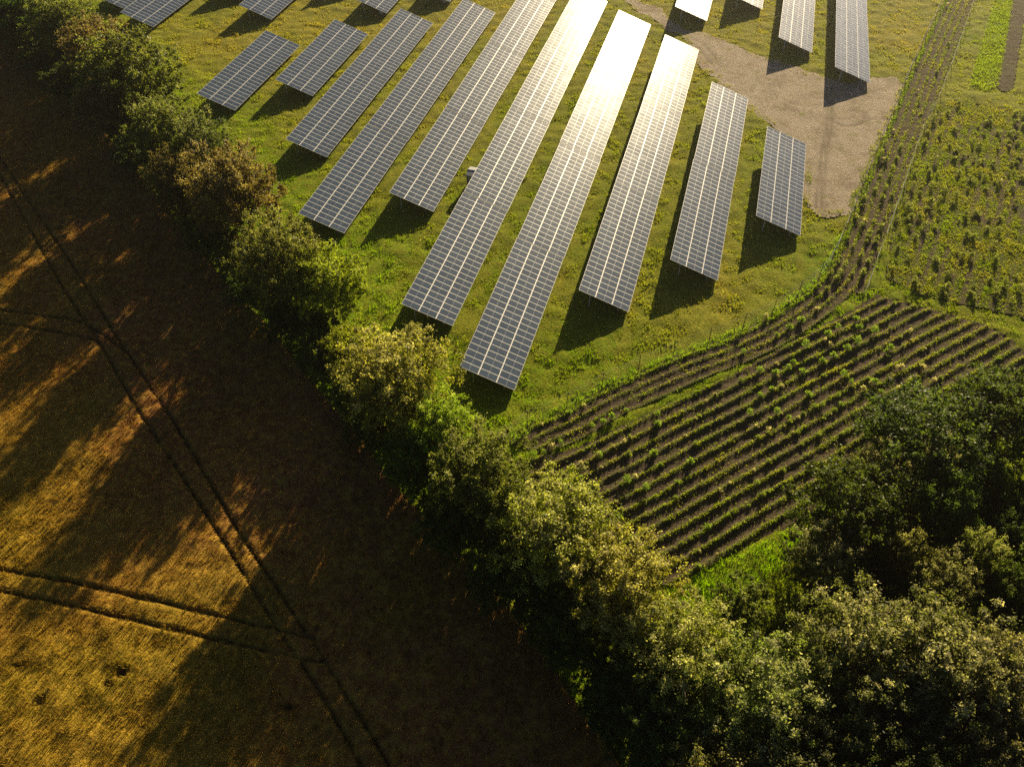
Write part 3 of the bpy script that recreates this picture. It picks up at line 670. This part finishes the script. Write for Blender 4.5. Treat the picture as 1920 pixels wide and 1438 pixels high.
for q, lab in zip(HEDGE, HEDGE_L):
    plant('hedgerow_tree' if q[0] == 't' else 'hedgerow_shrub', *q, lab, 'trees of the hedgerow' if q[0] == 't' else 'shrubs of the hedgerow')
seg = np.hypot(*np.diff(FIELD_EDGE, axis=0).T); acc = np.concatenate([[0], np.cumsum(seg)]); rr_ = random.Random(31)
for sdist in np.arange(4, acc[-1] - 2, 3.1):
    e = np.array([np.interp(sdist, acc, FIELD_EDGE[:, 0]), np.interp(sdist, acc, FIELD_EDGE[:, 1])]); e2 = np.array([np.interp(sdist + .5, acc, FIELD_EDGE[:, 0]), np.interp(sdist + .5, acc, FIELD_EDGE[:, 1])])
    d = (e2 - e) / np.hypot(*(e2 - e)); q = e + np.array([-d[1], d[0]]) * rr_.uniform(1.9, 2.7) + d * rr_.uniform(-.5, .5)
    u_, v_, w_ = project(q[0], q[1], 1.4)
    plant('hedge_bush', 'b', float(u_), float(v_), rr_.uniform(1.9, 2.6) * FPX / float(w_), rr_.uniform(2.6, 4.4), rr_.choice((DARK, DARK, MID, OLIVE)), 0, 'leafy bush in the unbroken hedge foot right at the cereal field edge', 'bushes of the hedge foot')
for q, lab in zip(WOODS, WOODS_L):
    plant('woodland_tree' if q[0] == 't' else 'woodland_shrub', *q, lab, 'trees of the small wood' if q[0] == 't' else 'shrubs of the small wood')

# ------------------------------------------------------------------ young plants of the nursery
def shrub_mesh(seed, n, h, r, leaf):
    q = np.random.default_rng(seed); d = q.normal(size=(n, 3)); d /= np.linalg.norm(d, axis=1)[:, None]
    p = d * (q.random(n) ** .5)[:, None] * [r, r, h * .5] + [0, 0, h * .5]
    t = d + [0, 0, .9] + q.normal(size=(n, 3)) * .3; t /= np.linalg.norm(t, axis=1)[:, None]
    bt = np.cross(t, q.normal(size=(n, 3))); bt /= np.linalg.norm(bt, axis=1)[:, None]
    s = leaf * q.uniform(.6, 1.4, n)[:, None]
    v = np.stack([p - t * s, p - bt * s * .35, p + t * s, p + bt * s * .35], 1).reshape(-1, 3)
    v[:, 2] = np.maximum(v[:, 2], -.05)
    return mesh_np('young_plant', v, np.arange(len(v)).reshape(-1, 4), M_LEAF, dict(pale_top=np.repeat(q.random(n) * (p[:, 2] > h * .5), 4), tone=np.ones(n * 4)))
YP = [shrub_mesh(s, n, h, r, lf) for s, n, h, r, lf in ((301, 150, .8, .42, .13), (302, 110, .65, .5, .15), (303, 190, 1.1, .45, .12))]
def young(x, y, s, col, pale_top, name, label, cat, group):
    o = link(name, random.choice(YP), None, (x, y, .1), (0, 0, random.uniform(0, 6.28)), (s, s, s * random.uniform(.8, 1.25)))
    o.color = (*col, pale_top); tag(o, label, cat, group)
za = [(a / 5.325 + 1380, c / 5.325 + 540) for a, c in ((1190, 310), (1010, 400), (1220, 400), (1370, 440), (905, 465), (680, 585), (1100, 605), (960, 680), (850, 740), (230, 830), (385, 850), (515, 800), (660, 835),
      (570, 740), (1195, 545), (1490, 635), (1530, 600), (1060, 875), (1140, 940), (350, 1010), (235, 1070), (715, 1070), (1370, 940), (1040, 1160), (770, 1180), (1440, 1040), (1790, 995), (130, 1255), (400, 1240),
      (1230, 1310), (520, 1290), (640, 330), (530, 395), (400, 470), (30, 440), (70, 640), (40, 915))]
za += [(a / 5.045 + 960, c / 5.045 + 740) for a, c in ((540, 170), (120, 370), (60, 420), (300, 545), (200, 580), (400, 790), (480, 880), (1370, 190), (1370, 290), (820, 580), (940, 210), (860, 260), (1080, 145), (460, 450),
      (760, 300), (1330, 560), (1400, 660), (1080, 820), (1260, 890), (1560, 830), (1680, 640), (1850, 1250), (1000, 1170), (1140, 1350), (650, 790), (560, 740))]
pale = [(a / 5.325 + 1380, c / 5.325 + 540) for a, c in ((800, 210), (935, 555), (1330, 950), (1850, 790), (1600, 800), (1640, 790), (1260, 1000), (200, 1380), (320, 1410), (520, 140), (290, 290))]
pale += [(a / 5.045 + 960, c / 5.045 + 740) for a, c in ((680, 110), (280, 280), (650, 650), (1040, 460), (1110, 410), (370, 480), (1160, 780), (900, 1070), (990, 1020), (390, 640))]
pale += [(1675, 245), (1655, 300), (1719, 170), (1775, 10), (1620, 415), (1890, 275), (1875, 340), (1603, 405)]
for px, py in za:
    c = P(px, py + 3); young(c[0], c[1], random.uniform(.55, .95), (.19, .30, .03), .1, 'young_plant', 'bright green young plant standing in a straight nursery row', 'young plant', 'green young plants in the straight rows')
for px, py in pale:
    c = P(px, py + 3); young(c[0], c[1], random.uniform(.45, .8), (.24, .24, .11), 1.0, 'flowering_weed', 'pale flowering weed standing among the nursery rows', 'weed', 'pale flowering weeds in the rows')
r = random.Random(9); cnt = 0
while cnt < 190:                                                   # small ones along the straight rows
    q = ROW0 + RU * r.uniform(-24, 24) + RN * (1.3 * r.randrange(0, 13) + r.gauss(0, .12))
    if land(q[:1], q[1:])['b1'][0]:
        if r.random() < .72: young(q[0], q[1], r.uniform(.3, .62), (.19, .26, .03), .15, 'young_plant', 'bright green young plant standing in a straight nursery row', 'young plant', 'green young plants in the straight rows')
        else: young(q[0], q[1], r.uniform(.28, .6), (.25, .24, .12), 1.0, 'flowering_weed', 'pale flowering weed standing among the nursery rows', 'weed', 'pale flowering weeds in the rows')
        cnt += 1
cnt = 0
while cnt < 190:
    s = r.uniform(-4, 55); row = r.randrange(0, 16)
    q = FENCE2[4] + B2D * s + B2N * ((row + .3 + r.gauss(0, .22)) * 1.5)
    LL = land(np.array([q[0]]), np.array([q[1]]))
    if LL['b2'][0] and in_view(q[:1], q[1:], 30)[0]:
        young(q[0], q[1], r.uniform(.4, .9), (.15, .19, .03), .25, 'young_shrub', 'olive young shrub in the wide nursery block beyond the grass band', 'young shrub', 'young shrubs of the wide nursery block'); cnt += 1
cnt = 0
while cnt < 60:
    i = r.uniform(12, len(FENCE) - 8); i0 = int(i); d = FENCE[i0 + 1] - FENCE[i0]; d = d / np.hypot(*d)
    q = FENCE[i0] + (FENCE[i0 + 1] - FENCE[i0]) * (i - i0) + np.array([d[1], -d[0]]) * r.choice((.8, 1.7, 2.9, 3.9))
    LL = land(q[:1], q[1:])
    if LL['strip'][0] and q[1] > 78:
        young(q[0], q[1], r.uniform(.45, .9), (.16, .21, .03), .25, 'young_shrub', 'young shrub in the narrow strip between the two wire fences', 'young shrub', 'young shrubs between the fences'); cnt += 1

# ------------------------------------------------------------------ thin sunlit haze over the whole place
m, n, l, out = nmat('haze_air'); pv = n.new('ShaderNodeVolumePrincipled')
pv.inputs['Color'].default_value = (1.0, .96, .86, 1); pv.inputs['Density'].default_value = .00024; pv.inputs['Anisotropy'].default_value = .86
l.new(pv.outputs[0], out.inputs['Volume'])
b = MB(); b.box(-1520, 1520, -1520, 1520, -1.5, 66); hz_o = link('haze', b.mesh('haze', [m])); tag(hz_o, 'thin bright haze hanging over the fields', 'haze', kind='stuff')
